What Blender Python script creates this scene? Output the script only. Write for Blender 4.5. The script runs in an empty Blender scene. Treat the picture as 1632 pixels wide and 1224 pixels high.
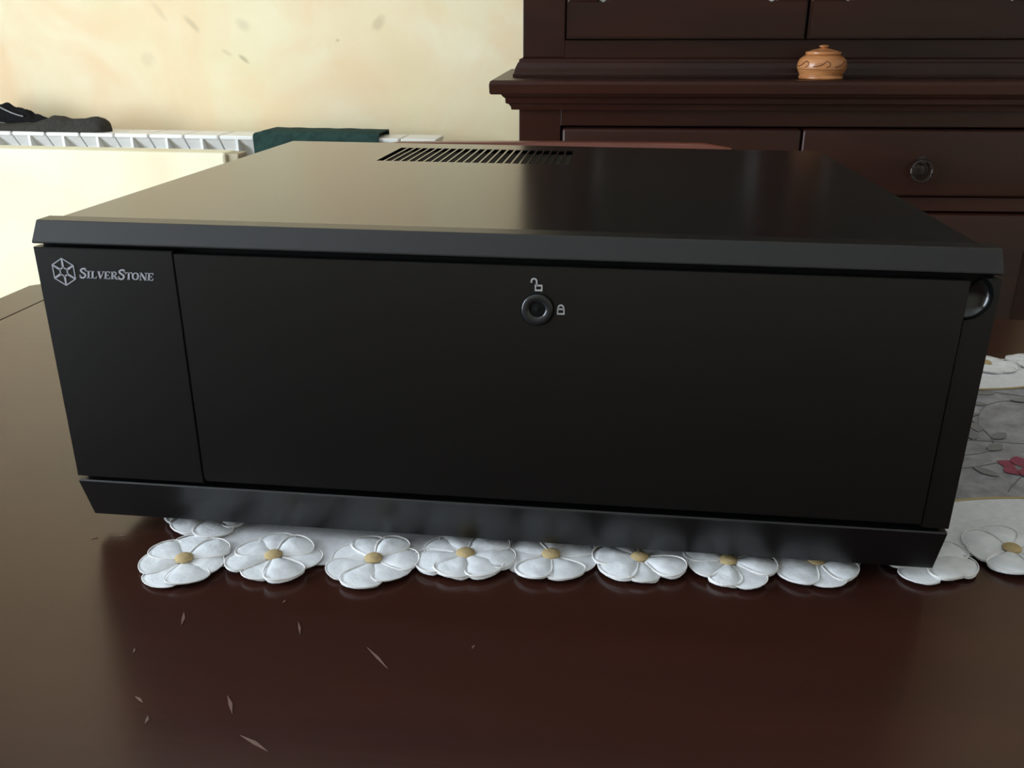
import bpy, bmesh, math, random
from math import sin, cos, pi, sqrt
from mathutils import Vector, Matrix, noise
random.seed(7)
S = bpy.context.scene
COL = S.collection

# ------------------------------------------------------------------ camera
TOP = 0.75                      # table top height
ZR = TOP + 0.162                # height of the case's front trim edge
yaw, pit, rol = -0.1101, 0.3778, 0.0067
f = Vector((sin(yaw)*cos(pit), cos(yaw)*cos(pit), -sin(pit)))
r = Vector((cos(yaw), -sin(yaw), 0)); u = r.cross(f)
r2 = r*cos(rol) + u*sin(rol); u2 = u*cos(rol) - r*sin(rol)
cam = bpy.data.objects.new('camera', bpy.data.cameras.new('camera'))
COL.objects.link(cam)
M = Matrix((r2, u2, -f)).transposed().to_4x4()
M.translation = Vector((0.0529, -0.3865, 0.0935 + ZR))
cam.matrix_world = M
cam.data.sensor_width = 36
cam.data.lens = 1405.6/1632*36
cam.data.clip_start = 0.02
S.camera = cam

# ------------------------------------------------------------------ world, light, exposure
w = bpy.data.worlds.new('sky'); S.world = w; w.use_nodes = True
bg = w.node_tree.nodes['Background']
bg.inputs[0].default_value = (0.62, 0.78, 1.0, 1); bg.inputs[1].default_value = 1.0
RX0, RX1, RY0, RY1, RH = -2.6, 2.4, -4.6, 1.665, 2.8      # room
WY0, WY1, WZ0, WZ1 = -1.65, 0.10, 0.30, 2.30             # window opening in the left wall

def area(name, loc, rot, sx, sy, power, col):
    l = bpy.data.lights.new(name, 'AREA'); l.shape = 'RECTANGLE'; l.size = sx; l.size_y = sy
    l.energy = power; l.color = col
    o = bpy.data.objects.new(name, l); COL.objects.link(o); o.location = loc; o.rotation_euler = rot
    return o
# daylight entering through the window in the left wall
area('window_daylight', (RX0-0.075, (WY0+WY1)/2, (WZ0+WZ1)/2), (0, -pi/2, 0), WZ1-WZ0, WY1-WY0, 192, (0.80, 0.905, 1.0))
vs = S.view_settings
vs.view_transform = 'Standard'; vs.look = 'None'; vs.gamma = 1.0; vs.use_curve_mapping = False
vs.exposure = 0.0

# ------------------------------------------------------------------ helpers
def L(c):
    c = c/255
    return c/12.92 if c <= 0.04045 else ((c+0.055)/1.055)**2.4
def rgb(a, b, c): return (L(a), L(b), L(c), 1)

def mat(name):
    m = bpy.data.materials.new(name); m.use_nodes = True
    nt = m.node_tree; b = nt.nodes['Principled BSDF']
    return m, nt, b
def N(nt, t, **k):
    n = nt.nodes.new(t)
    for a, v in k.items():
        if a in n.inputs.keys() if not hasattr(n, a) else False: n.inputs[a].default_value = v
        elif hasattr(n, a): setattr(n, a, v)
    return n
def lk(nt, a, b): nt.links.new(a, b)
def ramp(nt, stops):
    n = nt.nodes.new('ShaderNodeValToRGB'); e = n.color_ramp.elements
    while len(e) < len(stops): e.new(0.5)
    for i, (p, c) in enumerate(stops): e[i].position = p; e[i].color = c
    return n
def coords(nt, scale=(1, 1, 1), kind='Object', loc=(0, 0, 0)):
    tc = nt.nodes.new('ShaderNodeTexCoord'); mp = nt.nodes.new('ShaderNodeMapping')
    mp.inputs['Scale'].default_value = scale; mp.inputs['Location'].default_value = loc
    lk(nt, tc.outputs[kind], mp.inputs['Vector']); return mp.outputs['Vector']
def tex(nt, vec, scale, detail=4, rough=0.55, dist=0.0):
    n = nt.nodes.new('ShaderNodeTexNoise'); n.inputs['Scale'].default_value = scale
    n.inputs['Detail'].default_value = detail; n.inputs['Roughness'].default_value = rough
    n.inputs['Distortion'].default_value = dist
    lk(nt, vec, n.inputs['Vector']); return n.outputs['Fac']
def bump(nt, b, fac, strength, dist):
    n = nt.nodes.new('ShaderNodeBump'); n.inputs['Strength'].default_value = strength; n.inputs['Distance'].default_value = dist
    lk(nt, fac, n.inputs['Height']); lk(nt, n.outputs['Normal'], b.inputs['Normal'])
def plain(name, col, rough, spec=0.5, metal=0.0, vary=0.12, nscale=40, bmp=0.0, bdist=0.001):
    m, nt, b = mat(name)
    v = coords(nt); n = tex(nt, v, nscale)
    d = tuple(x*(1-vary) for x in col[:3])+(1,); l = tuple(min(1, x*(1+vary)) for x in col[:3])+(1,)
    rp = ramp(nt, [(0.3, d), (0.7, l)]); lk(nt, n, rp.inputs[0]); lk(nt, rp.outputs[0], b.inputs['Base Color'])
    b.inputs['Roughness'].default_value = rough; b.inputs['Specular IOR Level'].default_value = spec
    b.inputs['Metallic'].default_value = metal
    if bmp: bump(nt, b, n, bmp, bdist)
    return m
def wood(name, dark, light, rough, scale=(1.2, 14, 14), spec=0.5, red=None):
    m, nt, b = mat(name)
    v = coords(nt, scale); n1 = tex(nt, v, 3.0, 8, 0.6, 0.6)
    rp = ramp(nt, [(0.3, dark), (0.72, light)]); lk(nt, n1, rp.inputs[0])
    v2 = coords(nt, (0.6, 3, 3)); n2 = tex(nt, v2, 1.7, 3)
    rp2 = ramp(nt, [(0.42, (0, 0, 0, 1)), (0.72, (1, 1, 1, 1))]); lk(nt, n2, rp2.inputs[0])
    mx = nt.nodes.new('ShaderNodeMixRGB'); lk(nt, rp2.outputs[0], mx.inputs[0]); lk(nt, rp.outputs[0], mx.inputs[1])
    mx.inputs[2].default_value = red or light
    lk(nt, mx.outputs[0], b.inputs['Base Color'])
    v3 = coords(nt, (3, 60, 60)); n3 = tex(nt, v3, 4.0, 4)
    rr = nt.nodes.new('ShaderNodeMapRange'); rr.inputs[3].default_value = rough*0.85; rr.inputs[4].default_value = rough*1.25
    lk(nt, n3, rr.inputs[0]); lk(nt, rr.outputs[0], b.inputs['Roughness'])
    b.inputs['Specular IOR Level'].default_value = spec
    bump(nt, b, n3, 0.03, 0.0006)
    return m

def plaster(name, c0, c1, c2, stains=()):
    m, nt, b = mat(name)
    v = coords(nt); n1 = tex(nt, v, 1.6, 5, 0.55, 0.8); n2 = tex(nt, coords(nt, loc=(3, 7, 1)), 3.2, 4, 0.5, 1.0)
    rp = ramp(nt, [(0.36, c0), (0.64, c1)]); lk(nt, n1, rp.inputs[0])
    r2_ = ramp(nt, [(0.42, (0, 0, 0, 1)), (0.68, (0.9, 0.9, 0.9, 1))]); lk(nt, n2, r2_.inputs[0])
    mx = nt.nodes.new('ShaderNodeMixRGB'); lk(nt, r2_.outputs[0], mx.inputs[0]); lk(nt, rp.outputs[0], mx.inputs[1]); mx.inputs[2].default_value = c2
    out = mx.outputs[0]
    # a few old smudges with their own shapes
    wob = tex(nt, coords(nt, loc=(5, 0, 2)), 30, 3)
    for (x, z, a, ra, rb, amt) in stains:
        tc = nt.nodes.new('ShaderNodeTexCoord')
        m1 = nt.nodes.new('ShaderNodeMapping'); m1.vector_type = 'POINT'; m1.inputs['Location'].default_value = (-x, 0, -z)
        m2 = nt.nodes.new('ShaderNodeMapping'); m2.inputs['Rotation'].default_value = (0, a, 0); m2.inputs['Scale'].default_value = (1, 0, 1)
        m3 = nt.nodes.new('ShaderNodeMapping'); m3.inputs['Scale'].default_value = (1/ra, 0, 1/rb)
        lk(nt, tc.outputs['Object'], m1.inputs[0]); lk(nt, m1.outputs[0], m2.inputs[0]); lk(nt, m2.outputs[0], m3.inputs[0])
        ln = nt.nodes.new('ShaderNodeVectorMath'); ln.operation = 'LENGTH'; lk(nt, m3.outputs[0], ln.inputs[0])
        ad = nt.nodes.new('ShaderNodeMath'); ad.operation = 'ADD'; lk(nt, ln.outputs['Value'], ad.inputs[0]); lk(nt, wob, ad.inputs[1])
        mr = nt.nodes.new('ShaderNodeMapRange'); mr.inputs[1].default_value = 1.6; mr.inputs[2].default_value = 0.9; mr.inputs[3].default_value = 0; mr.inputs[4].default_value = amt
        lk(nt, ad.outputs[0], mr.inputs[0])
        mm = nt.nodes.new('ShaderNodeMixRGB'); lk(nt, mr.outputs[0], mm.inputs[0]); lk(nt, out, mm.inputs[1]); mm.inputs[2].default_value = rgb(140, 122, 84)
        out = mm.outputs[0]
    lk(nt, out, b.inputs['Base Color']); b.inputs['Roughness'].default_value = 0.6; b.inputs['Specular IOR Level'].default_value = 0.3
    n4 = tex(nt, v, 25, 6); bump(nt, b, n4, 0.12, 0.004)
    return m

def finish(bm, smooth=False):
    bmesh.ops.recalc_face_normals(bm, faces=bm.faces)
    if smooth:
        for fc in bm.faces: fc.smooth = True
def mesh_of(name, bm, m, smooth=False):
    finish(bm, smooth)
    me = bpy.data.meshes.new(name); bm.to_mesh(me); bm.free()
    if smooth and hasattr(me, 'set_sharp_from_angle'): me.set_sharp_from_angle(angle=math.radians(50))
    if m: me.materials.append(m)
    return me
def obj(name, bm, m, parent=None, loc=(0, 0, 0), rot=(0, 0, 0), smooth=False):
    me = bm if isinstance(bm, bpy.types.Mesh) else mesh_of(name, bm, m, smooth)
    o = bpy.data.objects.new(name, me); COL.objects.link(o)
    o.parent = parent; o.location = loc; o.rotation_euler = rot
    return o
def thing(name, label, cat, loc=(0, 0, 0), rot=(0, 0, 0), group=None):
    o = bpy.data.objects.new(name, None); COL.objects.link(o); o.empty_display_size = 0.05
    o.location = loc; o.rotation_euler = rot; o['label'] = label; o['category'] = cat
    if group: o['group'] = group
    return o
def struct(name, bm, m, label, cat, parent=None):
    o = obj(name, bm, m, parent)
    if parent is None: o['kind'] = 'structure'; o['label'] = label; o['category'] = cat
    return o
def B(): return bmesh.new()
def box(bm, x0, x1, y0, y1, z0, z1, bev=0.0, seg=2):
    v = [bm.verts.new((x, y, z)) for z in (z0, z1) for y in (y0, y1) for x in (x0, x1)]
    fs = [bm.faces.new([v[i] for i in q]) for q in ((0, 2, 3, 1), (4, 5, 7, 6), (0, 1, 5, 4), (2, 6, 7, 3), (0, 4, 6, 2), (1, 3, 7, 5))]
    if bev:
        es = list({e for fc in fs for e in fc.edges})
        bmesh.ops.bevel(bm, geom=es, offset=bev, segments=seg, affect='EDGES', profile=0.5)
    return bm
def bx(*a, **k): return box(B(), *a, **k)
def prism_x(bm, prof, x0, x1):
    a = [bm.verts.new((x0, y, z)) for y, z in prof]; b = [bm.verts.new((x1, y, z)) for y, z in prof]
    n = len(prof); bm.faces.new(a); bm.faces.new(b[::-1])
    for i in range(n): bm.faces.new((a[i], b[i], b[(i+1) % n], a[(i+1) % n]))
    return bm
def prism_y(bm, poly, y0, y1, bev=0):
    a = [bm.verts.new((x, y0, z)) for x, z in poly]; b = [bm.verts.new((x, y1, z)) for x, z in poly]
    n = len(poly); fa = bm.faces.new(a); bm.faces.new(b[::-1])
    for i in range(n): bm.faces.new((a[i], b[i], b[(i+1) % n], a[(i+1) % n]))
    if bev: bmesh.ops.bevel(bm, geom=list(fa.edges), offset=bev, segments=2, affect='EDGES')
    return bm
def lathe(bm, prof, seg=32, c=(0, 0, 0), axis='z'):
    rings = []
    for rr, z in prof:
        ring = []
        for i in range(seg):
            a = 2*pi*i/seg
            p = (rr*cos(a), rr*sin(a), z) if axis == 'z' else (rr*cos(a), z, rr*sin(a))
            ring.append(bm.verts.new((p[0]+c[0], p[1]+c[1], p[2]+c[2])))
        rings.append(ring)
    for a, b in zip(rings, rings[1:]):
        for i in range(seg):
            try: bm.faces.new((a[i], a[(i+1) % seg], b[(i+1) % seg], b[i]))
            except ValueError: pass
    bm.faces.new(rings[0]); bm.faces.new(rings[-1][::-1])
    bmesh.ops.remove_doubles(bm, verts=bm.verts, dist=1e-6)
    return bm
def tube(bm, pts, rad, seg=8, closed=False):
    pts = [Vector(p) for p in pts]; n = len(pts); rings = []
    for i, p in enumerate(pts):
        a = pts[(i-1) % n] if (closed or i) else p; b = pts[(i+1) % n] if (closed or i < n-1) else p
        t = (b-a).normalized(); up = Vector((0, 0, 1)) if abs(t.z) < 0.9 else Vector((0, 1, 0))
        s = t.cross(up).normalized(); q = s.cross(t)
        rings.append([bm.verts.new(p+rad*(s*cos(2*pi*k/seg)+q*sin(2*pi*k/seg))) for k in range(seg)])
    rr = list(zip(rings, rings[1:]))+([(rings[-1], rings[0])] if closed else [])
    for a, b in rr:
        for k in range(seg): bm.faces.new((a[k], a[(k+1) % seg], b[(k+1) % seg], b[k]))
    if not closed: bm.faces.new(rings[0]); bm.faces.new(rings[-1][::-1])
    return bm
def u_loft(bm, rect, prof):
    """profile (outset, z) swept along left side, front and right side of rect (x0,x1,yfront,yback), closed at the back"""
    x0, x1, yf, yb = rect; rings = []
    for path in range(4):
        ring = []
        for o, z in prof:
            ring.append(bm.verts.new({0: (x0-o, yb, z), 1: (x0-o, yf-o, z), 2: (x1+o, yf-o, z), 3: (x1+o, yb, z)}[path]))
        rings.append(ring)
    for a, b in zip(rings, rings[1:]):
        for k in range(len(prof)-1): bm.faces.new((a[k], b[k], b[k+1], a[k+1]))
    bm.faces.new([rg[-1] for rg in rings]); bm.faces.new([rg[0] for rg in rings][::-1])
    ends = [rings[0][k] for k in range(len(prof))]+[rings[3][k] for k in range(len(prof)-1, -1, -1)]
    bm.faces.new(ends)
    return bm
def interp(tab, x):
    if x <= tab[0][0]: return tab[0][1]
    for (a, p), (b, q) in zip(tab, tab[1:]):
        if x <= b:
            t = (x-a)/(b-a); t = t*t*(3-2*t); return p+(q-p)*t
    return tab[-1][1]

# ------------------------------------------------------------------ materials
M_wall = plaster('cream_plaster', rgb(238, 222, 176), rgb(251, 238, 206), rgb(244, 212, 168),
    stains=[(-1.077, 1.144, -.35, 0.020, 0.006, .55), (-1.18, 1.135, -.7, .016, .008, .22), (-0.79, 0.948, -.7, 0.016, 0.006, .42), (-.83, .962, -.5, .014, .006, .18),
            (-0.785, 1.022, -.5, .020, .014, .20), (-0.905, 1.022, -.8, .024, .009, .26), (-0.475, 1.025, .9, .024, .013, .24), (-.57, .99, 0, .006, .004, .3), (-1.02, .945, .2, .02, .02, .12), (-.98, 1.05, -.9, .03, .008, .14)])
M_walls = plaster('cream_plaster_plain', rgb(214, 208, 192), rgb(226, 222, 206), rgb(218, 208, 188))
M_part = plaster('pale_cream_plaster', rgb(230, 224, 190), rgb(238, 232, 204), rgb(232, 216, 178))
M_ceil = plain('ceiling_paint', rgb(240, 240, 240), 0.8, 0.2, vary=.03, nscale=6)
M_floor = plain('pale_tile_floor', rgb(172, 160, 146), 0.35, 0.5, vary=.2, nscale=5)
M_wood = wood('mahogany_cabinet', rgb(27, 14, 11), rgb(42, 20, 14), 0.34, (1.2, 12, 12), 0.3, rgb(58, 25, 15))
M_table = wood('mahogany_table', rgb(42, 21, 17), rgb(58, 29, 23), 0.22, (1.0, 10, 10), 0.58, rgb(60, 31, 22))
M_chair = wood('mahogany_chair', rgb(84, 42, 30), rgb(110, 58, 42), 0.30)
M_scratch = plain('scratched_lacquer', rgb(112, 88, 80), 0.6, 0.3)
M_black = plain('black_painted_steel', rgb(13, 13, 13), 0.19, 0.6, vary=.05, nscale=300, bmp=0.05, bdist=0.0002)
M_alu = plain('black_anodised_aluminium', rgb(6, 6, 7), 0.34, 0.56, vary=.06, nscale=200)
M_void = plain('dark_recess', rgb(8, 8, 8), 0.7, 0.2)
M_ring = plain('black_lock_metal', rgb(30, 30, 32), 0.3, 0.6)
M_print = plain('silver_print', rgb(168, 168, 176), 0.5, 0.4, vary=.04)
M_icon = plain('grey_print', rgb(172, 170, 172), 0.5, 0.4, vary=.04)
M_rubber = plain('black_rubber', rgb(22, 22, 22), 0.8, 0.3)
M_rad = plain('white_enamel', rgb(236, 236, 234), 0.3, 0.5, vary=.015)
M_towel = plain('dark_teal_cloth', rgb(46, 68, 64), 0.95, 0.1, vary=.25, nscale=60, bmp=0.5, bdist=0.003)
M_grey = plain('charcoal_knit', rgb(62, 60, 56), 0.95, 0.1, vary=.22, nscale=160, bmp=0.5, bdist=0.002)
M_blackcl = plain('black_cloth', rgb(30, 29, 30), 0.95, 0.1, vary=.2, nscale=120, bmp=0.4, bdist=0.002)
M_stripe = plain('white_stripe_cloth', rgb(150, 150, 152), 0.9, 0.1)
M_petal = plain('white_petal_fabric', rgb(228, 230, 233), 0.9, 0.08, vary=.09, nscale=120, bmp=0.55, bdist=0.0012)
M_hem = plain('satin_stitch_hem', rgb(232, 229, 226), 0.8, 0.15, vary=.03)
M_heart = plain('beige_flower_heart', rgb(186, 164, 122), 0.9, 0.1, vary=.12, nscale=400, bmp=.4, bdist=.0006)
M_linen = plain('white_linen', rgb(222, 222, 226), 0.9, 0.1, vary=.07, nscale=250, bmp=0.3, bdist=0.0005)
M_gold = plain('gold_thread', rgb(176, 156, 112), 0.6, 0.3)
M_grth = plain('grey_thread', rgb(128, 126, 126), 0.8, 0.2)
M_pink = plain('rose_embroidery', rgb(146, 76, 92), 0.85, 0.15, vary=.15, nscale=300)
M_iron = plain('blackened_iron', rgb(58, 50, 48), 0.32, 0.5, 0.7)
M_corner = plain('plain_white', rgb(238, 238, 238), 0.9, 0.1)
M_frame = plain('white_window_paint', rgb(230, 230, 226), 0.4, 0.5, vary=.02)
def jar_mat():
    m, nt, b = mat('carved_light_wood')
    v = coords(nt, (1, 1, 6)); n1 = tex(nt, v, 30, 6, .6, .5)
    rp = ramp(nt, [(0.3, rgb(150, 92, 52)), (0.7, rgb(192, 132, 82))]); lk(nt, n1, rp.inputs[0]); lk(nt, rp.outputs[0], b.inputs['Base Color'])
    b.inputs['Roughness'].default_value = 0.28; return m
M_jar = jar_mat()
M_carve = plain('carved_groove', rgb(84, 46, 24), 0.6)
def glass_mat():
    m = bpy.data.materials.new('clear_glass'); m.use_nodes = True; nt = m.node_tree; nt.nodes.clear()
    o = nt.nodes.new('ShaderNodeOutputMaterial'); t = nt.nodes.new('ShaderNodeBsdfTransparent'); g = nt.nodes.new('ShaderNodeBsdfGlossy')
    g.inputs['Roughness'].default_value = 0.03; lw = nt.nodes.new('ShaderNodeLayerWeight'); lw.inputs['Blend'].default_value = 0.5; pw = nt.nodes.new('ShaderNodeMath'); pw.operation = 'POWER'; pw.inputs[1].default_value = 5; lk(nt, lw.outputs['Facing'], pw.inputs[0]); fr = nt.nodes.new('ShaderNodeMath'); fr.operation = 'MULTIPLY_ADD'; fr.inputs[1].default_value = .92; fr.inputs[2].default_value = .035; lk(nt, pw.outputs[0], fr.inputs[0])
    mx = nt.nodes.new('ShaderNodeMixShader'); lk(nt, fr.outputs[0], mx.inputs[0]); lk(nt, t.outputs[0], mx.inputs[1]); lk(nt, g.outputs[0], mx.inputs[2]); lk(nt, mx.outputs[0], o.inputs[0])
    return m
M_glass = glass_mat()
def tulle_mat():
    m = bpy.data.materials.new('sheer_tulle'); m.use_nodes = True; nt = m.node_tree; b = nt.nodes['Principled BSDF']
    v = coords(nt); n = tex(nt, v, 70, 5); n2 = tex(nt, coords(nt, (900, 900, 1)), 1, 2)
    rp = ramp(nt, [(0.3, rgb(176, 175, 180)), (0.7, rgb(206, 205, 210))]); lk(nt, n, rp.inputs[0]); lk(nt, rp.outputs[0], b.inputs['Base Color'])
    b.inputs['Roughness'].default_value = 0.9; b.inputs['Specular IOR Level'].default_value = 0.1
    mr = nt.nodes.new('ShaderNodeMapRange'); mr.inputs[1].default_value = 0.35; mr.inputs[2].default_value = 0.65; mr.inputs[3].default_value = 0.46; mr.inputs[4].default_value = 0.66
    mx = nt.nodes.new('ShaderNodeMixRGB'); mx.inputs[0].default_value = 0.5; lk(nt, n, mx.inputs[1]); lk(nt, n2, mx.inputs[2])
    lk(nt, mx.outputs[0], mr.inputs[0]); lk(nt, mr.outputs[0], b.inputs['Alpha'])
    return m
M_tulle = tulle_mat()

# ------------------------------------------------------------------ room shell
T = 0.12
struct('floor', bx(RX0-T, RX1+T, RY0-T, RY1+T, -0.1, 0), M_floor, 'pale stone coloured floor of the room', 'floor')
struct('ceiling', bx(RX0-T, RX1+T, RY0-T, RY1+T, RH, RH+0.1), M_ceil, 'off white plain ceiling of the room', 'ceiling')
struct('wall_back', bx(RX0-T, RX1+T, RY1, RY1+T, 0, RH), M_wall, 'mottled cream yellow plaster wall behind the radiator', 'wall')
struct('wall_right', bx(RX1, RX1+T, RY0, RY1, 0, RH), M_walls, 'cream plaster wall on the right of the room', 'wall')
struct('wall_front', bx(RX0, RX1, RY0-T, RY0, 0, RH), M_walls, 'cream plaster wall behind the photographer', 'wall')
b = B()
box(b, RX0-T, RX0, RY0, WY0, 0, RH); box(b, RX0-T, RX0, WY1, RY1, 0, RH)
box(b, RX0-T, RX0, WY0, WY1, 0, WZ0); box(b, RX0-T, RX0, WY0, WY1, WZ1, RH)
struct('wall_left', b, M_walls, 'cream plaster wall with a wide window on the left', 'wall')
win = thing('window_1', 'white framed two pane window in the left wall', 'window', (RX0-0.035, 0, 0)); win['kind'] = 'structure'
b = B(); fw = 0.05
box(b, -.03, .03, WY0, WY0+fw, WZ0, WZ1); box(b, -.03, .03, WY1-fw, WY1, WZ0, WZ1)
box(b, -.03, .03, WY0+fw, WY1-fw, WZ0, WZ0+fw); box(b, -.03, .03, WY0+fw, WY1-fw, WZ1-fw, WZ1)
ym = (WY0+WY1)/2; box(b, -.03, .03, ym-.035, ym+.035, WZ0+fw, WZ1-fw)
obj('window_frame', b, M_frame, win)
for a, c in ((WY0+fw, ym-.035), (ym+.035, WY1-fw)): obj('window_pane', bx(-.003, .003, a, c, WZ0+fw, WZ1-fw), M_glass, win)
obj('window_sill', bx(.0, .16, WY0-.05, WY1+.05, WZ0-.03, WZ0-.001, bev=.004), M_frame, win)

# ------------------------------------------------------------------ low partition in front of the radiator
pt = thing('partition_panel', 'low pale cream partition standing in front of the white radiator', 'partition', (0, .95, 0))
obj('panel', bx(-1.12, -.543, 0, .045, 0.0, ZR-.080, bev=.004), M_part, pt)
obj('end_post', bx(-.545, -.524, .006, .042, 0.0, ZR-.0815, bev=.002), plain('shaded_beige_plaster', rgb(176, 164, 138), .7, .3), pt)  # end edge of the panel, its shade put into a darker beige

# ------------------------------------------------------------------ dining table
tb = thing('dining_table', 'glossy dark mahogany dining table under the black computer case', 'table', (0.19, 0.0125, 0))
TX0, TX1, TY0, TY1 = -.567-.19, .95-.19, -.475-.0125, .485-.0125
gx = -.5185-.19
def tabletop(x0, x1, left, right):
    b = B(); c = .012
    poly = [(x0+(c if left else 0), TY0), (x1-(c if right else 0), TY0)]
    if right: poly += [(x1, TY0+c), (x1, TY1-c)]
    poly += [(x1-(c if right else 0), TY1), (x0+(c if left else 0), TY1)]
    if left: poly += [(x0, TY1-c), (x0, TY0+c)]
    lo = [b.verts.new((x, y, TOP-.032)) for x, y in poly]; hi = [b.verts.new((x, y, TOP)) for x, y in poly]
    n = len(poly); ft = b.faces.new(hi); b.faces.new(lo[::-1])
    for i in range(n): b.faces.new((lo[i], lo[(i+1) % n], hi[(i+1) % n], hi[i]))
    bmesh.ops.bevel(b, geom=list(ft.edges), offset=.0008, segments=1, affect='EDGES')
    return b
obj('tabletop', tabletop(gx+.0005, -gx-.0005, False, False), M_table, tb)
obj('end_board', tabletop(TX0, gx-.0003, True, False), M_table, tb)
obj('end_board', tabletop(-gx+.0003, TX1, False, True), M_table, tb)
for sy in (TY0+.06, TY1-.085): obj('apron', bx(TX0+.1, TX1-.1, sy, sy+.025, TOP-.13, TOP-.032), M_table, tb)
for sx in (TX0+.06, TX1-.085): obj('apron', bx(sx, sx+.025, TY0+.1, TY1-.1, TOP-.13, TOP-.032), M_table, tb)
for sx in (TX0+.085, TX1-.085):
    for sy in (TY0+.085, TY1-.085):
        b = lathe(B(), [(.022, 0), (.026, .02), (.024, .05), (.034, .35), (.036, .52), (.030, .56), (.040, .58), (.040, TOP-.032)], 20, (sx, sy, 0))
        obj('leg', b, M_table, tb, smooth=True)
# little scratches in the lacquer
SCR = [((-.1392, -.0573), (-.1356, -.0674), .0007), ((-.0832, -.0577), (-.0788, -.0679), .0005), ((-.0463, -.0724), (-.0336, -.0853), .0005),
       ((-.0957, -.1092), (-.0892, -.1194), .0007), ((-.0814, -.1302), (-.0676, -.1370), .0007), ((-.1331, -.1145), (-.1280, -.1176), .0005),
       ((-.1224, -.1241), (-.1211, -.1292), .0006), ((-.0948, -.0423), (-.0953, -.0454), .0004), ((.0005, -.0681), (.0014, -.0649), .0004),
       ((-.2060, .0020), (-.2010, .0035), .0006), ((-.2180, -.002), (-.2150, .000), .0004), ((-.149, -.085), (-.1475, -.089), .0004)]
for a, c, wd in SCR:
    a = Vector((a[0]-.19, a[1]-.0125, TOP)); c = Vector((c[0]-.19, c[1]-.0125, TOP)); d = (c-a).normalized(); s = Vector((-d.y, d.x, 0))*wd; m_ = (a+c)/2+s*.6
    b = B(); up = Vector((0, 0, .00025)); dn = Vector((0, 0, -.0004))
    ring = [a, m_-s*1.2, c, m_+s]
    hi = [b.verts.new(p+up) for p in ring]; lo = [b.verts.new(p+dn) for p in ring]
    b.faces.new(hi); b.faces.new(lo[::-1])
    for i in range(4): b.faces.new((lo[i], lo[(i+1) % 4], hi[(i+1) % 4], hi[i]))
    obj('scratch', b, M_scratch, tb)

# ------------------------------------------------------------------ dining chair behind the table
ch = thing('dining_chair', 'brown wooden chair tucked in behind the computer case', 'chair', (-.012, .59, 0), (0, 0, .13))
def curved_rail(z0, z1, half, bow, th):
    b = B(); n = 14; rings = []
    for i in range(n+1):
        x = -half+2*half*i/n; y = bow*(1-(x/half)**2); e = .004 if i in (0, n) else 0
        rings.append([b.verts.new((x, y+dy, z)) for dy, z in ((e, z0+e), (th-e, z0+e), (th-e, z1-.006-e), (th-.005-e, z1-e), (.005+e, z1-e), (e, z1-.006-e))])
    for p, q in zip(rings, rings[1:]):
        for k in range(6): b.faces.new((p[k], p[(k+1) % 6], q[(k+1) % 6], q[k]))
    b.faces.new(rings[0]); b.faces.new(rings[-1][::-1]); return b
ztop = ZR-.0165
obj('top_rail', curved_rail(ztop-.07, ztop, .195, .012, .024), M_chair, ch, smooth=True)
obj('lower_rail', curved_rail(.56, .60, .175, .012, .018), M_chair, ch, smooth=True)
for s in (-1, 1):
    obj('rear_leg', tube(B(), [(s*.178, .03, 0), (s*.178, .005, .42), (s*.178, .012, ztop-.03)], .016, 10), M_chair, ch, smooth=True)
    obj('front_leg', tube(B(), [(s*.19, -.38, 0), (s*.19, -.38, .43)], .017, 10), M_chair, ch, smooth=True)
    obj('side_stretcher', tube(B(), [(s*.184, -.37, .2), (s*.178, .012, .2)], .010, 8), M_chair, ch, smooth=True)
for i in range(4):
    x = -.09+.06*i; obj('slat', bx(x-.014, x+.014, .012, .022, .59, ztop-.06), M_chair, ch)
obj('seat', bx(-.21, .21, -.41, .02, .43, .46, bev=.008), M_chair, ch)

# ------------------------------------------------------------------ radiator
RADT = ZR-.113
ra = thing('radiator', 'white ribbed aluminium radiator along the cream wall', 'radiator', (0, 1.49, 0))
PIT = .0795; NSEC = 16; X_END = -1.2705+12*PIT
b = B(); hw = PIT/2-.0019
box(b, -hw, hw, .0, .088, -.009, 0, bev=.0025)
prof = [(.004, -.008), (.010, -.016), (.022, -.030), (.034, -.050), (.040, -.075), (.041, -.10), (.046, -.10), (.045, -.072), (.038, -.045), (.026, -.024), (.016, -.010), (.012, -.006)]
prism_x(b, prof, -hw, hw)
box(b, -hw, hw, .0, .006, -.60, -.10, bev=.002)
box(b, -PIT/2+.0001, PIT/2-.0001, .052, .07, -.60, -.0095)  # full-width plate added behind the slots to keep them dark
me_sec = mesh_of('section', b, M_rad)
me_fin = mesh_of('fin', bx(-.0032, .0032, .0008, .088, -.60, -.006, bev=.0008, seg=1), M_rad)
for i in range(NSEC):
    s = obj('section', me_sec, None, ra, (X_END-(i+.5)*PIT, 0, RADT))
    obj('fin', me_fin, None, s)
for xx in (X_END-.2, X_END-PIT*NSEC+.2):
    obj('bracket', bx(xx-.008, xx+.008, .088, .165, RADT-.12, RADT-.10), M_rad, ra)

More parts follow.
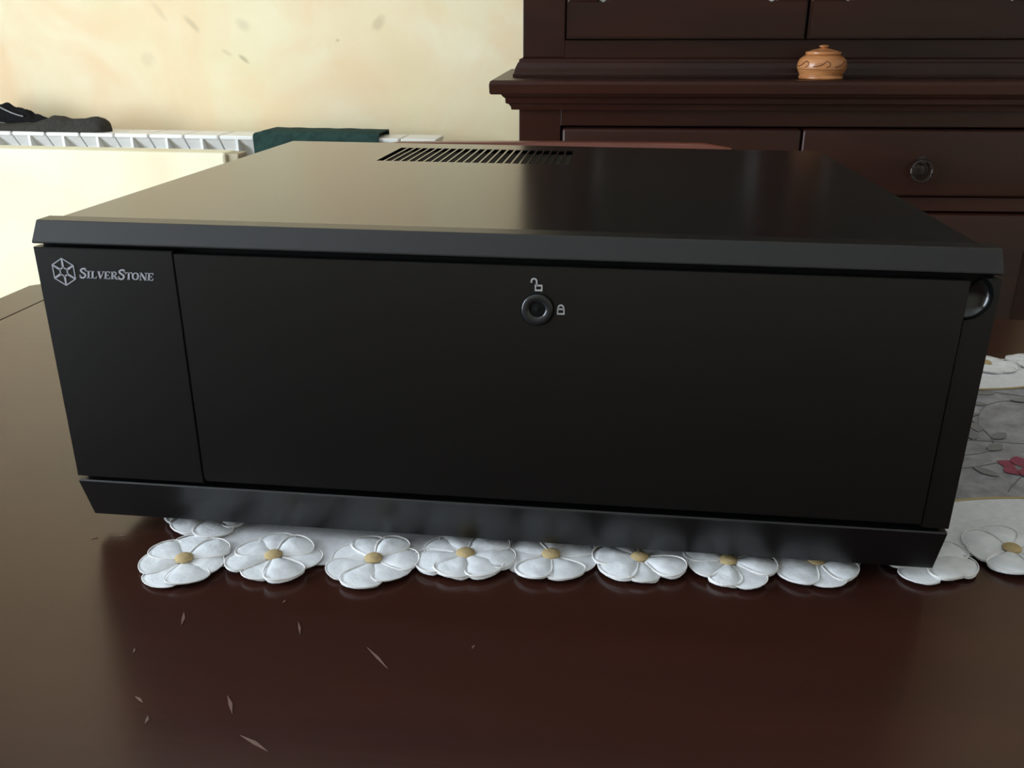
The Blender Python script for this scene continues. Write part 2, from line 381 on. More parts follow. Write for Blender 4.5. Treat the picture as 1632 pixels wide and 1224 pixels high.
# dark teal cloth folded over the radiator
def drape():
    b = B(); nx = 28
    path = [(.092, -.16), (.091, -.06), (.090, -.006), (.086, .003), (.06, .0035), (.03, .0035), (.004, .0035), (-.004, .001), (-.008, -.006), (-.009, -.03), (-.011, -.07), (-.012, -.12), (-.012, -.20), (-.011, -.26)]
    x0, x1 = -.713, -.440; g = []
    for i in range(nx+1):
        t = i/nx; x = x0+(x1-x0)*t; col = []
        for j, (y, z) in enumerate(path):
            n_ = noise.noise(Vector((x*18, j*.35, 3)))*.0035
            fold = max(0, -z-.01)*.06*sin(x*95+1.3)
            zz = z + (abs(n_)*.7 if 3 <= j <= 7 else 0) + (.0045 if (3 <= j <= 6 and t > .07) else 0)
            xx = x + (.006*max(0, -z)/.1 if y < 0 else 0)*(1 if t < .5 else -.3)
            col.append(b.verts.new((xx, y-(abs(n_)+abs(fold)*.3 if y < .0 else -abs(n_)*0), RADT+zz)))
        g.append(col)
    for i in range(nx):
        for j in range(len(path)-1): b.faces.new((g[i][j], g[i+1][j], g[i+1][j+1], g[i][j+1]))
    bmesh.ops.recalc_face_normals(b, faces=b.faces)
    bmesh.ops.solidify(b, geom=list(b.faces), thickness=-.0025)
    return b
o = obj('towel', drape(), M_towel, None, (0, 1.49, 0), smooth=True)
o['label'] = 'dark teal cloth folded over the white radiator'; o['category'] = 'towel'

def heap(tab, yc, half, seed, base, squash=.55, amp=.004, tilt=0):
    x0, x1 = tab[0][0], tab[-1][0]; nx, ny = 56, 16; b = B(); up, dn = [], []
    for i in range(nx+1):
        x = x0+(x1-x0)*i/nx; h = interp(tab, x); end = min(1, (x1-x)/.022); hw = half*sqrt(max(.02, 1-(1-end)**2))*(1+.12*noise.noise(Vector((x*14, seed, 0))))
        cu, cd = [], []
        for j in range(ny+1):
            s = -1+2*j/ny
            sh = (1-abs(s)**2.6)**squash if abs(s) < 1 else 0
            nz = noise.noise(Vector((x*30, s*2.2+seed, seed)))*amp*sh*2
            z = max(.0006, h*sh*(1+tilt*s)+nz)
            yy = yc+s*hw + .02*noise.noise(Vector((x*9, seed+5, 0)))*.5
            cu.append(b.verts.new((x, yy, base+z)))
            cd.append(b.verts.new((x, yy, base+.0003)))
        up.append(cu); dn.append(cd)
    for i in range(nx):
        for j in range(ny):
            b.faces.new((up[i][j], up[i+1][j], up[i+1][j+1], up[i][j+1])); b.faces.new((dn[i][j], dn[i][j+1], dn[i+1][j+1], dn[i+1][j]))
    for i in range(nx):
        b.faces.new((up[i][0], dn[i][0], dn[i+1][0], up[i+1][0])); b.faces.new((up[i][ny], up[i+1][ny], dn[i+1][ny], dn[i][ny]))
    for j in range(ny):
        b.faces.new((up[0][j], up[0][j+1], dn[0][j+1], dn[0][j])); b.faces.new((up[nx][j], dn[nx][j], dn[nx][j+1], up[nx][j+1]))
    return b
GT = [(-1.42, .012), (-1.33, .013), (-1.27, .014), (-1.235, .016), (-1.208, .022), (-1.182, .031), (-1.165, .030), (-1.146, .0255), (-1.118, .028), (-1.085, .031), (-1.066, .027), (-1.056, .012)]
o = obj('garment', heap(GT, .031, .028, 3.0, RADT, .5, .0022), M_grey, None, (0, 1.49, 0), smooth=True)
o['label'] = 'charcoal knitted garment with a rounded end on the radiator'; o['category'] = 'garment'
bt = [(-1.42, .050), (-1.35, .052), (-1.315, .048), (-1.30, .044), (-1.288, .043), (-1.277, .040), (-1.266, .036), (-1.254, .024), (-1.235, .0195), (-1.205, .019), (-1.18, .013)]
o = thing('garment', 'black crumpled garment with pale piping at the end of the radiator', 'garment', (0, 1.49, RADT))
obj('cloth', heap(bt, .073, .0165, 9.0, 0.0004, .42, .005, tilt=.1), M_blackcl, o, smooth=True)
for k, (xa, za, xb, zb) in enumerate([(-1.36, .058, -1.272, .028), (-1.40, .032, -1.318, .012)]):
    pts = [(xa+(xb-xa)*t, .0545-.002*sin(3*t), za+(zb-za)*t+.002*sin(6*t)) for t in [i/10 for i in range(11)]]
    obj('piping', tube(B(), pts, .0016, 6), M_stripe, o, smooth=True)

# ------------------------------------------------------------------ sideboard and hutch
OC, RC = (-.105, 1.12, ZR), (0, -.0075, .05)
sb = thing('sideboard', 'dark mahogany sideboard with two drawers below the projecting ledge', 'sideboard', OC, RC)
CW, CD, FL = .918, .455, -ZR+.0008
obj('side_panel', bx(0, .02, .0, CD, FL, -.0215), M_wood, sb); obj('side_panel', bx(CW-.02, CW, .0, CD, FL+.0, -.0215), M_wood, sb)
obj('back_panel', bx(.02, CW-.02, CD-.012, CD, FL+.08, -.0215), M_wood, sb)
obj('dark_gap_fill', bx(.02, CW-.02, .022, CD-.012, FL+.08, -.03), M_void, sb)  # solid dark block; shade behind the drawer gaps is put into its colour
obj('stile', bx(.0, .0685, -.0015, .02, FL, -.0215, bev=.001), M_wood, sb); obj('stile', bx(CW-.0685, CW, -.0015, .02, FL, -.0215, bev=.001), M_wood, sb)
obj('top_rail', bx(.0685, CW-.0685, -.001, .02, -.0470, -.0215, bev=.0008), M_wood, sb)
obj('middle_rail', bx(.0685, CW-.0685, -.001, .02, -.1815, -.1585, bev=.0008), M_wood, sb)
obj('plinth', bx(.0685, CW-.0685, -.001, .02, FL, FL+.09, bev=.001), M_wood, sb)
dl = [(.0715, .4583), (.4603, CW-.0715)]
for x0, x1 in dl:
    d = obj('drawer', bx(x0, x1, -.012, .018, -.1560, -.0500, bev=.005, seg=3), M_wood, sb, smooth=True)
    cx = (x0+x1)/2
    obj('pull_post', lathe(B(), [(.0075, -.012), (.0075, -.0135), (.003, -.0145), (.003, -.020), (.005, -.022), (.0035, -.025)], 16, (cx, 0, -.098), 'y'), M_iron, d, smooth=True)
    pts = [(cx+.0165*sin(2*pi*k/28), -.020-.004*(1-cos(2*pi*k/28))*.5, -.1135+.0165*cos(2*pi*k/28)) for k in range(28)]
    obj('ring_pull', tube(B(), pts, .0024, 8, True), M_iron, d, smooth=True)
    obj('rosette', lathe(B(), [(.0125, -.0118), (.0125, -.0135), (.009, -.0155), (.004, -.0160)], 24, (cx, 0, -.1135), 'y'), M_iron, d, smooth=True)
    dr = obj('door', bx(x0, x1, -.012, .018, FL+.095, -.1845, bev=.005, seg=3), M_wood, sb, smooth=True)
    obj('door_panel', bx(x0+.07, x1-.07, -.020, -.011, FL+.165, -.2545, bev=.007, seg=2), M_wood, dr, smooth=True)
    sgn = 1 if x0 < .2 else -1; kx = x1-.03 if sgn > 0 else x0+.03
    obj('door_knob', lathe(B(), [(.006, -.012), (.005, -.02), (.011, -.028), (.009, -.036)], 16, (kx, 0, -.45), 'y'), M_iron, dr, smooth=True)
prof = [(.0, -.0213), (.012, -.0213), (.013, -.0165), (.016, -.0125), (.021, -.0105), (.0215, -.003), (.026, .0005), (.028, .0037)]
obj('cornice_moulding', u_loft(B(), (0, CW, 0, CD), prof), M_wood, sb)
prof = [(.028, .0037), (.043, .0037), (.0455, .0060), (.0460, .0190), (.0445, .0235), (.0415, .0253)]
obj('ledge_top', u_loft(B(), (0, CW, 0.006, CD), prof), M_wood, sb)

hu = thing('display_hutch', 'dark mahogany glazed hutch standing on the sideboard ledge', 'hutch', OC, RC)
HX0, HX1, HY, HT = .002, CW-.002, .08, 1.10
prof = [(.012, .0257), (.0165, .0257), (.0165, .0300), (.0140, .0330), (.0125, .0400), (.0085, .0480), (.0065, .0500), (.0060, .0540), (.0, .0565), (-.001, .0567)]
obj('base_moulding', u_loft(B(), (HX0, HX1, HY, CD), prof), M_wood, hu)
obj('side_panel', bx(HX0, HX0+.02, HY, CD, .0567, HT), M_wood, hu); obj('side_panel', bx(HX1-.02, HX1, HY, CD, .0567, HT), M_wood, hu)
obj('stile', bx(HX0, .0722, HY-.001, HY+.022, .0567, HT, bev=.001), M_wood, hu); obj('stile', bx(CW-.0722, HX1, HY-.001, HY+.022, .0567, HT, bev=.001), M_wood, hu)
obj('bottom_rail', bx(.0722, CW-.0722, HY, HY+.02, .0567, .0835), M_wood, hu); obj('top_rail', bx(.0722, CW-.0722, HY, HY+.02, 1.03, HT), M_wood, hu)
obj('back_panel', bx(HX0+.02, HX1-.02, CD-.012, CD, .0567, HT), M_wood, hu); obj('bottom_board', bx(HX0+.02, HX1-.02, HY+.02, CD-.012, .0567, .075), M_wood, hu)
for z in (.40, .72): obj('shelf', bx(HX0+.02, HX1-.02, HY+.05, CD-.012, z, z+.015), M_wood, hu)
prof = [(.0, HT-.02), (.01, HT), (.03, HT+.02), (.045, HT+.05), (.05, HT+.07), (.048, HT+.08)]
obj('cornice', u_loft(B(), (HX0, HX1, HY, CD), prof), M_wood, hu)
DF, DB = HY-.013, HY+.012
for x0, x1 in ((.0750, .4645), (.4690, CW-.0750)):
    g0, g1 = x0+.0525, x1-.0525; zb, zt = .0862, 1.025
    zr = .1455; b = B()
    zs = zr-.0066
    box(b, x0, g0, DF, DB, zs, zt, bev=.0045, seg=3); box(b, g1, x1, DF, DB, zs, zt, bev=.0045, seg=3)
    poly = [(x0, zb), (x1, zb), (x1, zs+.006), (g1, zs+.006), (g1-.0005, zr-.0062), (g1-.006, zr-.004), (g1-.013, zr), (g1-.03, zr+.003)]
    poly += [(g0+.03, zr+.003), (g0+.013, zr), (g0+.006, zr-.004), (g0+.0005, zr-.0062), (g0, zs+.006), (x0, zs+.006)]
    prism_y(b, poly, DF, DB-.0005, .0030); box(b, g0-.004, g1+.004, DF+.0003, DB-.0005, zt-.06, zt)
    d = obj('door', b, M_wood, hu, smooth=True)
    obj('glass_pane', bx(g0-.003, g1+.003, DB-.010, DB-.007, zr-.006, zt-.055), M_glass, d)
    for sg, gx_ in ((1, g0), (-1, g1)):
        obj('corner_piece', prism_y(B(), [(gx_, zr-.007), (gx_+sg*.001, zr+.010), (gx_+sg*.022, zr+.010), (gx_+sg*.008, zr-.003)], DB-.014, DB-.0105), M_corner, d)  # plain white wedge at each lower corner of the glass

# ------------------------------------------------------------------ carved wooden jar on the ledge
MC = Matrix.Translation(OC) @ Matrix.Rotation(.05, 4, 'Z') @ Matrix.Rotation(-.0075, 4, 'Y')
jp = MC @ Vector((.4830, .012, .0255))
jr = thing('wooden_jar', 'small carved light wood jar with lid on the ledge', 'jar', jp)
jr.scale = (.95, .95, .88)
prof = [(.0335, 0), (.0355, .001), (.0360, .003), (.0355, .0055), (.0345, .0065), (.0345, .0075), (.0380, .014), (.0398, .021), (.0395, .028), (.0370, .034), (.0320, .039), (.0275, .0415)]
obj('body', lathe(B(), prof, 48), M_jar, jr, smooth=True)
lid = obj('lid', lathe(B(), [(.0275, .0415), (.0285, .0425), (.0288, .0450), (.0280, .0470), (.0255, .0475), (.018, .0500), (.010, .0520), (.006, .0530)], 40), M_jar, jr, smooth=True)
obj('knob', lathe(B(), [(.006, .0525), (.0050, .0540), (.0080, .0552), (.0082, .0566), (.0060, .0580), (.001, .0586)], 24), M_jar, lid, smooth=True)
def rad_at(z): return interp(prof, 0) if False else next((p[0]+(q[0]-p[0])*(z-p[1])/(q[1]-p[1]) for p, q in zip(prof, prof[1:]) if p[1] <= z <= q[1]), .03)
def on_jar(a, z): rr = rad_at(z)+.0001; return (rr*sin(a), -rr*cos(a), z)
for k in range(7):
    a0 = -1.25+k*.62*1.45-.2
    l1 = [on_jar(a0+.55*t, .0225+.0095*t-.003*sin(pi*t)) for t in [i/8 for i in range(9)]]
    l2 = [on_jar(a0+.55-.02+.16*t*(1-t)*4-.30*t*0, .0320-.0110*t) for t in [i/8 for i in range(9)]]
    obj('carved_line', tube(B(), l1, .0008, 5), M_carve, jr); obj('carved_line', tube(B(), l2, .0007, 5), M_carve, jr)
obj('carved_band', tube(B(), [on_jar(2*pi*i/48, .0175) for i in range(48)], .0004, 5, True), M_carve, jr)

# ------------------------------------------------------------------ embroidered runner
TH = .1475; E1 = Vector((cos(TH), sin(TH), 0)); E2 = Vector((-sin(TH), cos(TH), 0)); RO = Vector((-.1567, -.0193, TOP))
rn = thing('table_runner', 'white embroidered runner edged with flower motifs under the computer case', 'table runner', RO)
def rp(a, c, z=0): return E1*a+E2*c+Vector((0, 0, z))
RL = .66
def strip(f0, f1, a0, a1, n, z, th=.0006, m_=4):
    """cloth strip between curves c=f0(a) and c=f1(a) in runner axes"""
    b = B(); g = []
    for i in range(n+1):
        a = a0+(a1-a0)*i/n
        row = []
        for j in range(m_+1):
            c = f0(a)+(f1(a)-f0(a))*j/m_
            row.append(b.verts.new(rp(a, c, z+.0003*noise.noise(Vector((a*60, c*60, 1))))))
        g.append(row)
    for i in range(n):
        for j in range(m_): b.faces.new((g[i][j], g[i+1][j], g[i+1][j+1], g[i][j+1]))
    bmesh.ops.recalc_face_normals(b, faces=b.faces)
    if b.faces[:][0].normal.z < 0: bmesh.ops.reverse_faces(b, faces=b.faces)
    if th: bmesh.ops.solidify(b, geom=list(b.faces), thickness=th)
    return b
P2 = .0467; BW = .28
sc = lambda a: .047+.009*abs(sin(pi*(a+.012)/.105))**.8
scb = lambda a: BW-.046-.008*abs(sin(pi*(a+.04)/.105))**.8
obj('tulle_ground', strip(lambda a: .040, lambda a: BW-.038, .035, RL, 40, .0010, 0, 12), M_tulle, rn, smooth=True)
obj('linen_band', strip(lambda a: -.004, sc, 0.004, RL, 160, .0017), M_linen, rn, smooth=True)
obj('linen_band', strip(scb, lambda a: BW+.008, 0.004, RL, 160, .0017), M_linen, rn, smooth=True)
obj('linen_band', strip(lambda a: .045, lambda a: BW-.045, .004, .045, 6, .0021), M_linen, rn, smooth=True)
obj('gold_edging', tube(B(), [rp(a, sc(a), .0021) for a in [.045+(RL-.045)*i/150 for i in range(151)]], .0007, 6), M_gold, rn, smooth=True)
obj('gold_edging', tube(B(), [rp(a, scb(a), .0021) for a in [.045+(RL-.045)*i/150 for i in range(151)]], .0007, 6), M_gold, rn, smooth=True)

def petal_w(t, wid):
    """half width of a petal at t = 0 (heart) .. 1 (tip): narrow root, full round tip"""
    return wid*(.24+.76*sin(min(1, t/.66)*pi/2)**1.1)*(1 if t < .66 else sqrt(max(0, 1-((t-.66)/.34)**2)))
def petal_mesh(wid, ln, seed):
    b = B(); g = []; r0 = .0035; ts = [0, .15, .3, .45, .6, .72, .82, .90, .96, 1.0]; nv = 8
    for t in ts:
        hwid = max(petal_w(t, wid), .0009); row = []
        for j in range(nv+1):
            s = -1+2*j/nv
            x = r0+(ln-r0)*t+.0005*noise.noise(Vector((s*3, t*4, seed))); y = hwid*s*(1+.06*noise.noise(Vector((t*5, seed, 2))))
            rim = max(abs(s)**6, max(0, (t-.75)/.25)**3)
            z = .0012+.0009*(1-s*s)*sin(pi*min(1, t*.85+.12))-.0006*rim+.0005*noise.noise(Vector((x*150, y*150, seed)))
            row.append(b.verts.new((x, y, z)))
        g.append(row)
    for p, q in zip(g, g[1:]):
        for j in range(nv): b.faces.new((p[j], q[j], q[j+1], p[j+1]))
    bmesh.ops.recalc_face_normals(b, faces=b.faces)
    bmesh.ops.solidify(b, geom=list(b.faces), thickness=.0004)
    return mesh_of('petal', b, M_petal, True)
def hem_mesh(wid, ln):
    r0 = .0035; ts = [.05, .2, .35, .5, .62, .72, .8, .87, .93, .97, .99]
    side = [(r0+(ln-r0)*t, max(petal_w(t, wid), .0009)) for t in ts]
    pts = [(x, y, .0013) for x, y in side]+[(ln, 0, .0012)]+[(x, -y, .0013) for x, y in side[::-1]]
    return mesh_of('hem', tube(B(), pts, .00032, 5), M_hem, True)
PV = [(.0098, .0256, 1), (.0092, .0240, 2), (.0102, .0248, 3)]
petals = [petal_mesh(*p) for p in PV]; hems = [hem_mesh(p[0], p[1]) for p in PV]
# petal and its stitched hem share one object: join the two meshes once
def joined(a, h):
    b = B(); b.from_mesh(a); k = len(b.faces); b.from_mesh(h); b.faces.ensure_lookup_table()
    for i, fc in enumerate(b.faces): fc.material_index = 1 if i >= k else 0
    me = bpy.data.meshes.new('petal'); b.to_mesh(me); b.free(); me.materials.append(M_petal); me.materials.append(M_hem)
    return me
petals = [joined(a, h) for a, h in zip(petals, hems)]
me_heart = mesh_of('flower_heart', lathe(B(), [(.0046, .0024), (.0048, .0033), (.0036, .0043), (.0015, .0047)], 14), M_heart, True)
def flower(pos, rot, n=7, sc_=1.0, dz=0):
    fl = obj('flower_motif', me_heart, None, rn, (pos.x, pos.y, pos.z+dz), (0, 0, rot))
    fl.scale = (sc_, sc_*.95, 1)
    for k in range(n):
        q = obj('petal', petals[(k*2+int(rot*10)) % 3], None, fl, (0, 0, random.uniform(0, .0008)), (random.uniform(-.07, .07), random.uniform(-.03, .02), 2*pi*k/n+random.uniform(-.10, .10)))
        v = random.uniform(.88, 1.06); q.scale = (v, random.uniform(.94, 1.12), random.uniform(.6, 1.8))
row = [(-.1567, -.0193), (-.1123, -.0109), (-.0602, -.0074), (-.0139, .003), (.0304, .0078), (.0763, .0105), (.1217, .0131), (.167, .0190), (.2250, .0290), (.2724, .0430), (.318, .0500), (.364, .0580), (.410, .0650), (.456, .0720), (.496, .0780)]
for i, (x, y) in enumerate(row):
    flower(Vector((x, y, TOP))-RO, random.uniform(0, .9) if i else 2.6, 7, random.uniform(.98, 1.06), .0012)
for j in range(1, 6): flower(rp(.001, P2*j), random.uniform(0, 6), 7, 1.02, .0012)
for j in range(1, 6): flower(rp(RL+.001, P2*j), random.uniform(0, 6), 7, 1.02, .0012)
for k in range(9, 15): flower(rp(P2*k+.012, BW), random.uniform(0, 6), 7, 1.02, .0012)
# embroidery on the sheer ground
def leaf(a, c, ang, ln, wd, m, nm):
    b = B(); n = 8; up = []; dn = []; lz_ = .0016+random.uniform(0, .0007)
    for i in range(n+1):
        t = i/n; wv = wd*sin(pi*t)**.8; x, y = ln*t, 0
        for lst, s in ((up, 1), (dn, -1)):
            px, py = x*cos(ang)-s*wv*sin(ang), x*sin(ang)+s*wv*cos(ang); lst.append(b.verts.new(rp(a+px, c+py, lz_)))
    for i in range(n):
        try: b.faces.new((up[i], dn[i], dn[i+1], up[i+1]))
        except ValueError: pass
    bmesh.ops.recalc_face_normals(b, faces=b.faces)
    bmesh.ops.solidify(b, geom=list(b.faces), thickness=.0003); obj(nm, b, m, rn)
random.seed(11)
for (a0, c0, a1, c1, bow) in [(.40, .075, .52, .13, .03), (.44, .115, .50, .20, -.03), (.43, .20, .58, .205, .03), (.47, .065, .60, .085, .03), (.50, .155, .60, .19, .03), (.41, .155, .49, .105, -.03)]:
    pts = [rp(a0+(a1-a0)*t-bow*(c1-c0)/.1*sin(pi*t), c0+(c1-c0)*t+bow*sin(pi*t), .0013) for t in [i/16 for i in range(17)]]
    obj('embroidered_stem', tube(B(), pts, .0004, 5), M_grth, rn)
    for t in (.2, .4, .6, .8):
        leaf(a0+(a1-a0)*t-bow*(c1-c0)/.1*sin(pi*t), c0+(c1-c0)*t+bow*sin(pi*t), random.uniform(0, 6.28), .017, .004, M_grth, 'embroidered_leaf')
# rose embroidered blossom, about where the stems meet
RB = Vector((.3215, .1470, TOP))-RO; ra_, rc_ = RB.dot(E1), RB.dot(E2)
for k in range(6): leaf(ra_, rc_, 2*pi*k/6+.3, .0165, .0062, M_pink, 'embroidered_rose_petal')

# ------------------------------------------------------------------ computer case
cs = thing('computer_case', 'black desktop computer case with locked front door on the table', 'computer case', (0, 0, ZR))
HW, CWD, DEP, ZT, ZB = .22, .2140, .3490, .0092, -.1500
Y0 = .0172
# cover with slots in the top
b = B(); th = .001
vx0, vx1, vy0, vy1, nsl = -.1146, .0217, .2405, .3185, 24
box(b, -CWD, CWD, Y0, vy0, ZT-th, ZT); box(b, -CWD, CWD, vy1, DEP, ZT-th, ZT)
box(b, -CWD, vx0, vy0, vy1, ZT-th, ZT); box(b, vx1, CWD, vy0, vy1, ZT-th, ZT)
pch = (vx1-vx0)/nsl
for i in range(1, nsl):
    x = vx0+pch*i; box(b, x-.0007, x+.0007, vy0, vy1, ZT-th, ZT)
for s in (-1, 1): box(b, min(s*CWD, s*(CWD-th)), max(s*CWD, s*(CWD-th)), Y0, DEP, ZB, ZT-th)
bmesh.ops.remove_doubles(b, verts=b.verts, dist=1e-6)
obj('cover', b, M_black, cs)
obj('vent_filter', bx(vx0-.004, vx1+.004, vy0-.004, vy1+.004, ZT-.004, ZT-.003), plain('dim_vent_filter', rgb(40, 35, 28), .8, .2), cs)  # faint light on the mesh inside is put into this brown
obj('rear_panel', bx(-CWD+.001, CWD-.001, DEP-.002, DEP-.001, ZB, ZT-.001), M_black, cs)
obj('bottom_panel', bx(-CWD+.001, CWD-.001, Y0, DEP-.001, ZB, ZB+.001), M_black, cs)
for sx in (-.18, .18):
    for sy in (.045, .31):
        obj('foot', lathe(B(), [(.016, -.1600), (.017, -.1590), (.019, -.1510), (.019, -.1500)], 24, (sx, sy, 0)), M_rubber, cs, smooth=True)
# front: bevelled top trim, bevelled bottom trim, plate, door
obj('top_trim', prism_x(B(), [(0, .0), (.0002, .0006), (.0062, .0092), (.0068, .0095), (.0172, .0095), (.0172, -.0006), (.0006, -.0006)], -HW, HW), M_alu, cs)
obj('bottom_trim', prism_x(B(), [(.0, -.1275), (.0003, -.1282), (.0084, -.1519), (.0090, -.1522), (.0172, -.1522), (.0172, -.1266), (.0006, -.1268)], -HW, HW), M_alu, cs)
obj('front_backing', bx(-HW+.0015, HW-.0015, .006, .0170, -.1266, -.0006), M_void, cs)
PZ0, PZ1 = -.1245, -.0022
fp = obj('front_plate', prism_y(B(), [(-HW, PZ0), (-.1506, PZ0), (-.1506, PZ1), (-HW, PZ1)], 0, .0060, .0004), M_alu, cs)
# right strip with a half round finger recess
cx, cz, R_ = .2076, -.0107, .0103
th0 = math.asin((PZ1-cz)/R_); arc = [th0+(-pi/2-th0)*i/16 for i in range(17)]
poly = [(HW, PZ1)]+[(cx+R_*cos(a), cz+R_*sin(a)) for a in arc]+[(cx, PZ0), (HW, PZ0)]
rs = obj('side_strip', prism_y(B(), poly, 0, .0060), M_alu, cs)
b = B(); g = []
for i in range(9):
    p = i/8; rho = sin(p*pi/2); dpt = cos(p*pi/2)*.0055
    g.append([b.verts.new((cx+R_*rho*cos(a), dpt, cz+R_*rho*sin(a))) for a in arc])
for p, q in zip(g, g[1:]):
    for k in range(len(arc)-1):
        try: b.faces.new((p[k], q[k], q[k+1], p[k+1]))
        except ValueError: pass
bmesh.ops.remove_doubles(b, verts=b.verts, dist=1e-6)
obj('finger_recess', b, M_black, rs, smooth=True)
# door
dx0, dx1, dz0, dz1 = -.1496, .2070, -.1226, -.0034
rr = .0022; poly = []
for (ax, az, st) in ((dx0+rr, dz0+rr, pi), (dx1-.0008, dz0+.0008, 1.5*pi), (dx1-.0006, dz1-.0006, 0), (dx0+.0006, dz1-.0006, .5*pi)):
    q = rr if st == pi else .0007
    poly += [(ax+q*cos(st+.5*pi*k/4), az+q*sin(st+.5*pi*k/4)) for k in range(5)]
dr = obj('door', prism_y(B(), poly, -.0008, .0040, .0003), M_alu, cs)
lx, lz, yf = .0217, -.0232, -.0008
obj('lock_gap', lathe(B(), [(.0080, yf+.0001), (.0080, yf-.0002), (.0074, yf-.00025)], 40, (lx, 0, lz), 'y'), M_void, dr)
b = B(); prof = [(.0072, yf), (.0072, yf-.0009), (.0067, yf-.0014), (.0042, yf-.0012), (.0036, yf-.0004)]
rings = [[b.verts.new((lx+p*cos(2*pi*k/40), y, lz+p*sin(2*pi*k/40))) for k in range(40)] for p, y in prof]
for p, q in zip(rings, rings[1:]):
    for k in range(40): b.faces.new((p[k], p[(k+1) % 40], q[(k+1) % 40], q[k]))
obj('lock_ring', b, M_ring, dr, smooth=True)
obj('lock_core', lathe(B(), [(.0037, yf+.0001), (.0037, yf-.0005), (.0030, yf-.0006), (.0012, yf-.0005), (.0006, yf-.0009)], 24, (lx, 0, lz), 'y'), M_void, dr, smooth=True)

# flat printed marks
def flat(bm, pts, y, t=.00012):
    lo = [bm.verts.new((x, y, z)) for x, z in pts]; hi = [bm.verts.new((x, y-t, z)) for x, z in pts]; n = len(pts)
    bm.faces.new(hi); bm.faces.new(lo[::-1])
    for i in range(n): bm.faces.new((lo[i], lo[(i+1) % n], hi[(i+1) % n], hi[i]))
def stroke(bm, pts, ws, y, xf=lambda p: p, closed=False):
    pts = [Vector(p) for p in pts]; n = len(pts)
    if not isinstance(ws, (list, tuple)): ws = [ws]*n
    l, rt = [], []
    for i, p in enumerate(pts):
        a = pts[(i-1) % n] if (closed or i) else p; c = pts[(i+1) % n] if (closed or i < n-1) else p
        d = (c-a).normalized(); nn = Vector((-d.y, d.x))
        l.append(xf(p+nn*ws[i]/2)); rt.append(xf(p-nn*ws[i]/2))
    for i in range(n if closed else n-1):
        k = (i+1) % n; flat(bm, [l[i], l[k], rt[k], rt[i]], y)
def padlock(cx_, cz_, open_):
    b = B(); s = .00125
    stroke(b, [(cx_-s*1.15, cz_-s*.9), (cx_+s*1.15, cz_-s*.9), (cx_+s*1.15, cz_+s*.9), (cx_-s*1.15, cz_+s*.9)], .00098, yf-.0002, closed=True)
    ox, oz = (cx_, cz_+s*.9) if not open_ else (cx_-s*1.7, cz_+s*1.5)
    arc_ = [(ox+s*.95*cos(pi*k/10), oz+s*(.9 if open_ else .5)+s*1.0*sin(pi*k/10)) for k in range(11)]
    if open_: arc_ = [(ox+s*.95, cz_+s*.8)]+arc_+[(ox-s*.95, oz+s*.35)]
    else: arc_ = [(ox+s*.95, oz)]+arc_+[(ox-s*.95, oz)]
    stroke(b, arc_, .00072, yf-.0002)
    return b
obj('unlocked_symbol', padlock(.0221, -.0131, True), M_icon, dr)
obj('locked_symbol', padlock(.0324, -.0238, False), M_icon, dr)
# hexagon emblem
b = B(); hx, hz, hr = -.2064, -.0139, .0066
stroke(b, [(hx+hr*.93*sin(pi*k/3), hz+hr*cos(pi*k/3)) for k in range(6)], .00062, -.0001, closed=True)
for k in range(6):
    a = pi*k/3; d = Vector((sin(a)*.93, cos(a))); n_ = Vector((cos(a), -sin(a))); c0 = Vector((hx, hz))
    stroke(b, [c0+d*hr*.93, c0+d*hr*.30], [.0008, .00115], -.0001)
    d2 = Vector((sin(a+pi/3)*.93, cos(a+pi/3)))
    stroke(b, [c0+d*hr*.33, c0+(d+d2)*hr*.17, c0+d2*hr*.33], .0007, -.0001)
obj('hexagon_emblem', b, M_print, fp)
def curve(pts, n=5):
    P = [Vector(p) for p in pts]; out = []
    for i in range(len(P)-1):
        p0 = P[max(0, i-1)]; p1 = P[i]; p2 = P[i+1]; p3 = P[min(len(P)-1, i+2)]
        for k in range(n):
            t = k/n; out.append(.5*((2*p1)+(-p0+p2)*t+(2*p0-5*p1+4*p2-p3)*t*t+(-p0+3*p1-3*p2+p3)*t**3))
    return out+[P[-1]]
sw = .22; tn = .09
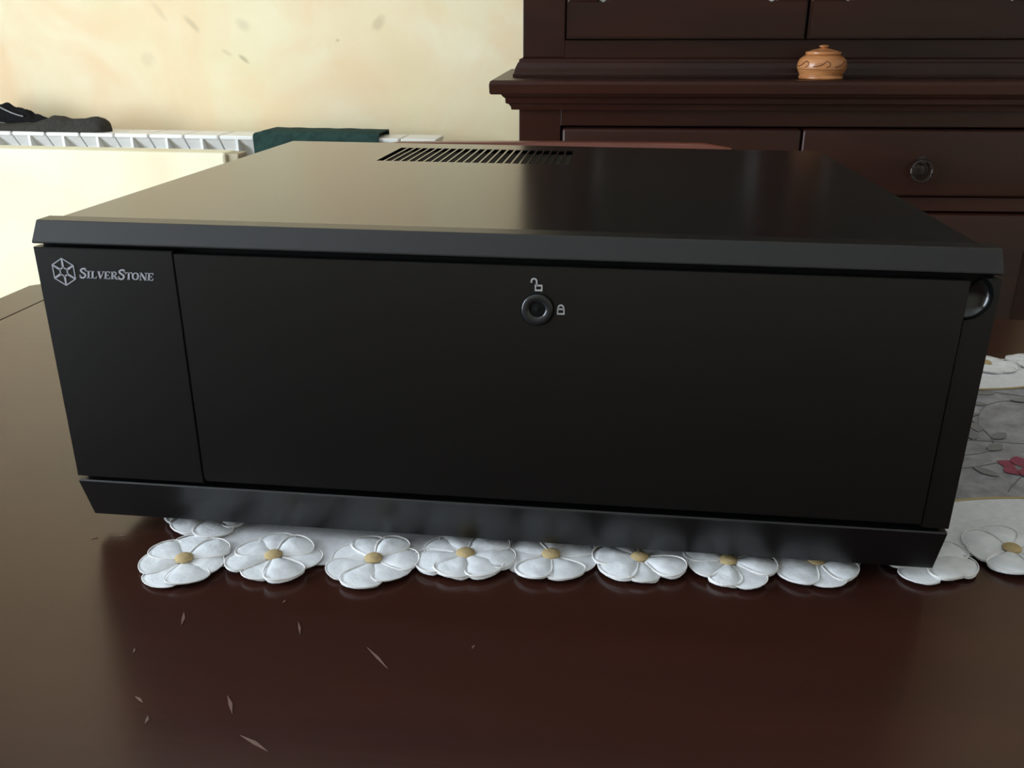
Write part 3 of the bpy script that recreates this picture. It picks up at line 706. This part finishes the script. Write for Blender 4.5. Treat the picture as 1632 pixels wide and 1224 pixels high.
GL = {
 'I': ([([(.2, 0), (.2, 1)], sw), ([(0, .04), (.4, .04)], tn), ([(0, .96), (.4, .96)], tn)], .47),
 'L': ([([(.2, 0), (.2, 1)], sw), ([(0, .96), (.4, .96)], tn), ([(0, .04), (.66, .04)], tn), ([(.60, .05), (.68, .30)], tn)], .74),
 'V': ([([(.14, 1), (.42, 0)], sw), ([(.42, 0), (.72, 1)], tn), ([(0, .96), (.34, .96)], tn), ([(.56, .96), (.86, .96)], tn)], .80),
 'E': ([([(.2, 0), (.2, 1)], sw), ([(0, .96), (.66, .96)], tn), ([(.2, .5), (.5, .5)], tn), ([(0, .04), (.68, .04)], tn), ([(.64, .98), (.64, .74)], tn), ([(.62, .05), (.70, .30)], tn), ([(.5, .38), (.5, .62)], tn*.8)], .78),
 'R': ([([(.2, 0), (.2, 1)], sw), ([(0, .04), (.4, .04)], tn), ([(0, .96), (.3, .96)], tn), (curve([(.2, .95), (.46, .95), (.64, .74), (.46, .52), (.2, .5)]), .14), ([(.40, .5), (.70, .06)], sw*.9), ([(.62, .04), (.88, .04)], tn)], .86),
 'S': ([(curve([(.56, .74), (.50, .92), (.32, .96), (.14, .86), (.13, .70), (.30, .55), (.48, .42), (.52, .24), (.40, .06), (.22, .04), (.08, .14), (.05, .30)]), .165), ([(.57, .68), (.57, .99)], tn*.8), ([(.04, .02), (.04, .34)], tn*.8)], .66),
 'T': ([([(.38, 0), (.38, 1)], sw), ([(0, .95), (.76, .95)], tn), ([(.04, .97), (.0, .70)], tn), ([(.72, .97), (.76, .70)], tn), ([(.2, .04), (.56, .04)], tn)], .74),
 'O': ([([(.42+.32*cos(2*pi*k/24), .5+.44*sin(2*pi*k/24)) for k in range(25)], [.09+.12*abs(cos(2*pi*k/24)) for k in range(25)])], .88),
 'N': ([([(.14, 0), (.14, 1)], tn), ([(.14, 1), (.76, 0)], sw), ([(.76, 0), (.76, 1)], tn), ([(0, .04), (.3, .04)], tn), ([(0, .96), (.2, .96)], tn), ([(.6, .96), (.92, .96)], tn)], .92),
}
b = B(); pen = 0.0
word = [('S', 1.32), ('I', 1), ('L', 1), ('V', 1), ('E', 1), ('R', 1), ('S', 1.32), ('T', 1), ('O', 1), ('N', 1), ('E', 1)]
tot = sum(GL[c][1]*s for c, s in word)
capz = .0037; wx = .0375/tot; x_start, z_base = -.1990, -.01665
for c, s in word:
    for pts, wd in GL[c][0]:
        def xf(p, s=s, pen=pen): return (x_start+(pen+p[0]*s)*wx+p[1]*s*capz*.20, z_base+p[1]*s*capz)
        stroke(b, pts, wd, -.0001, xf)
    pen += GL[c][1]*s
obj('lettering', b, M_print, fp)
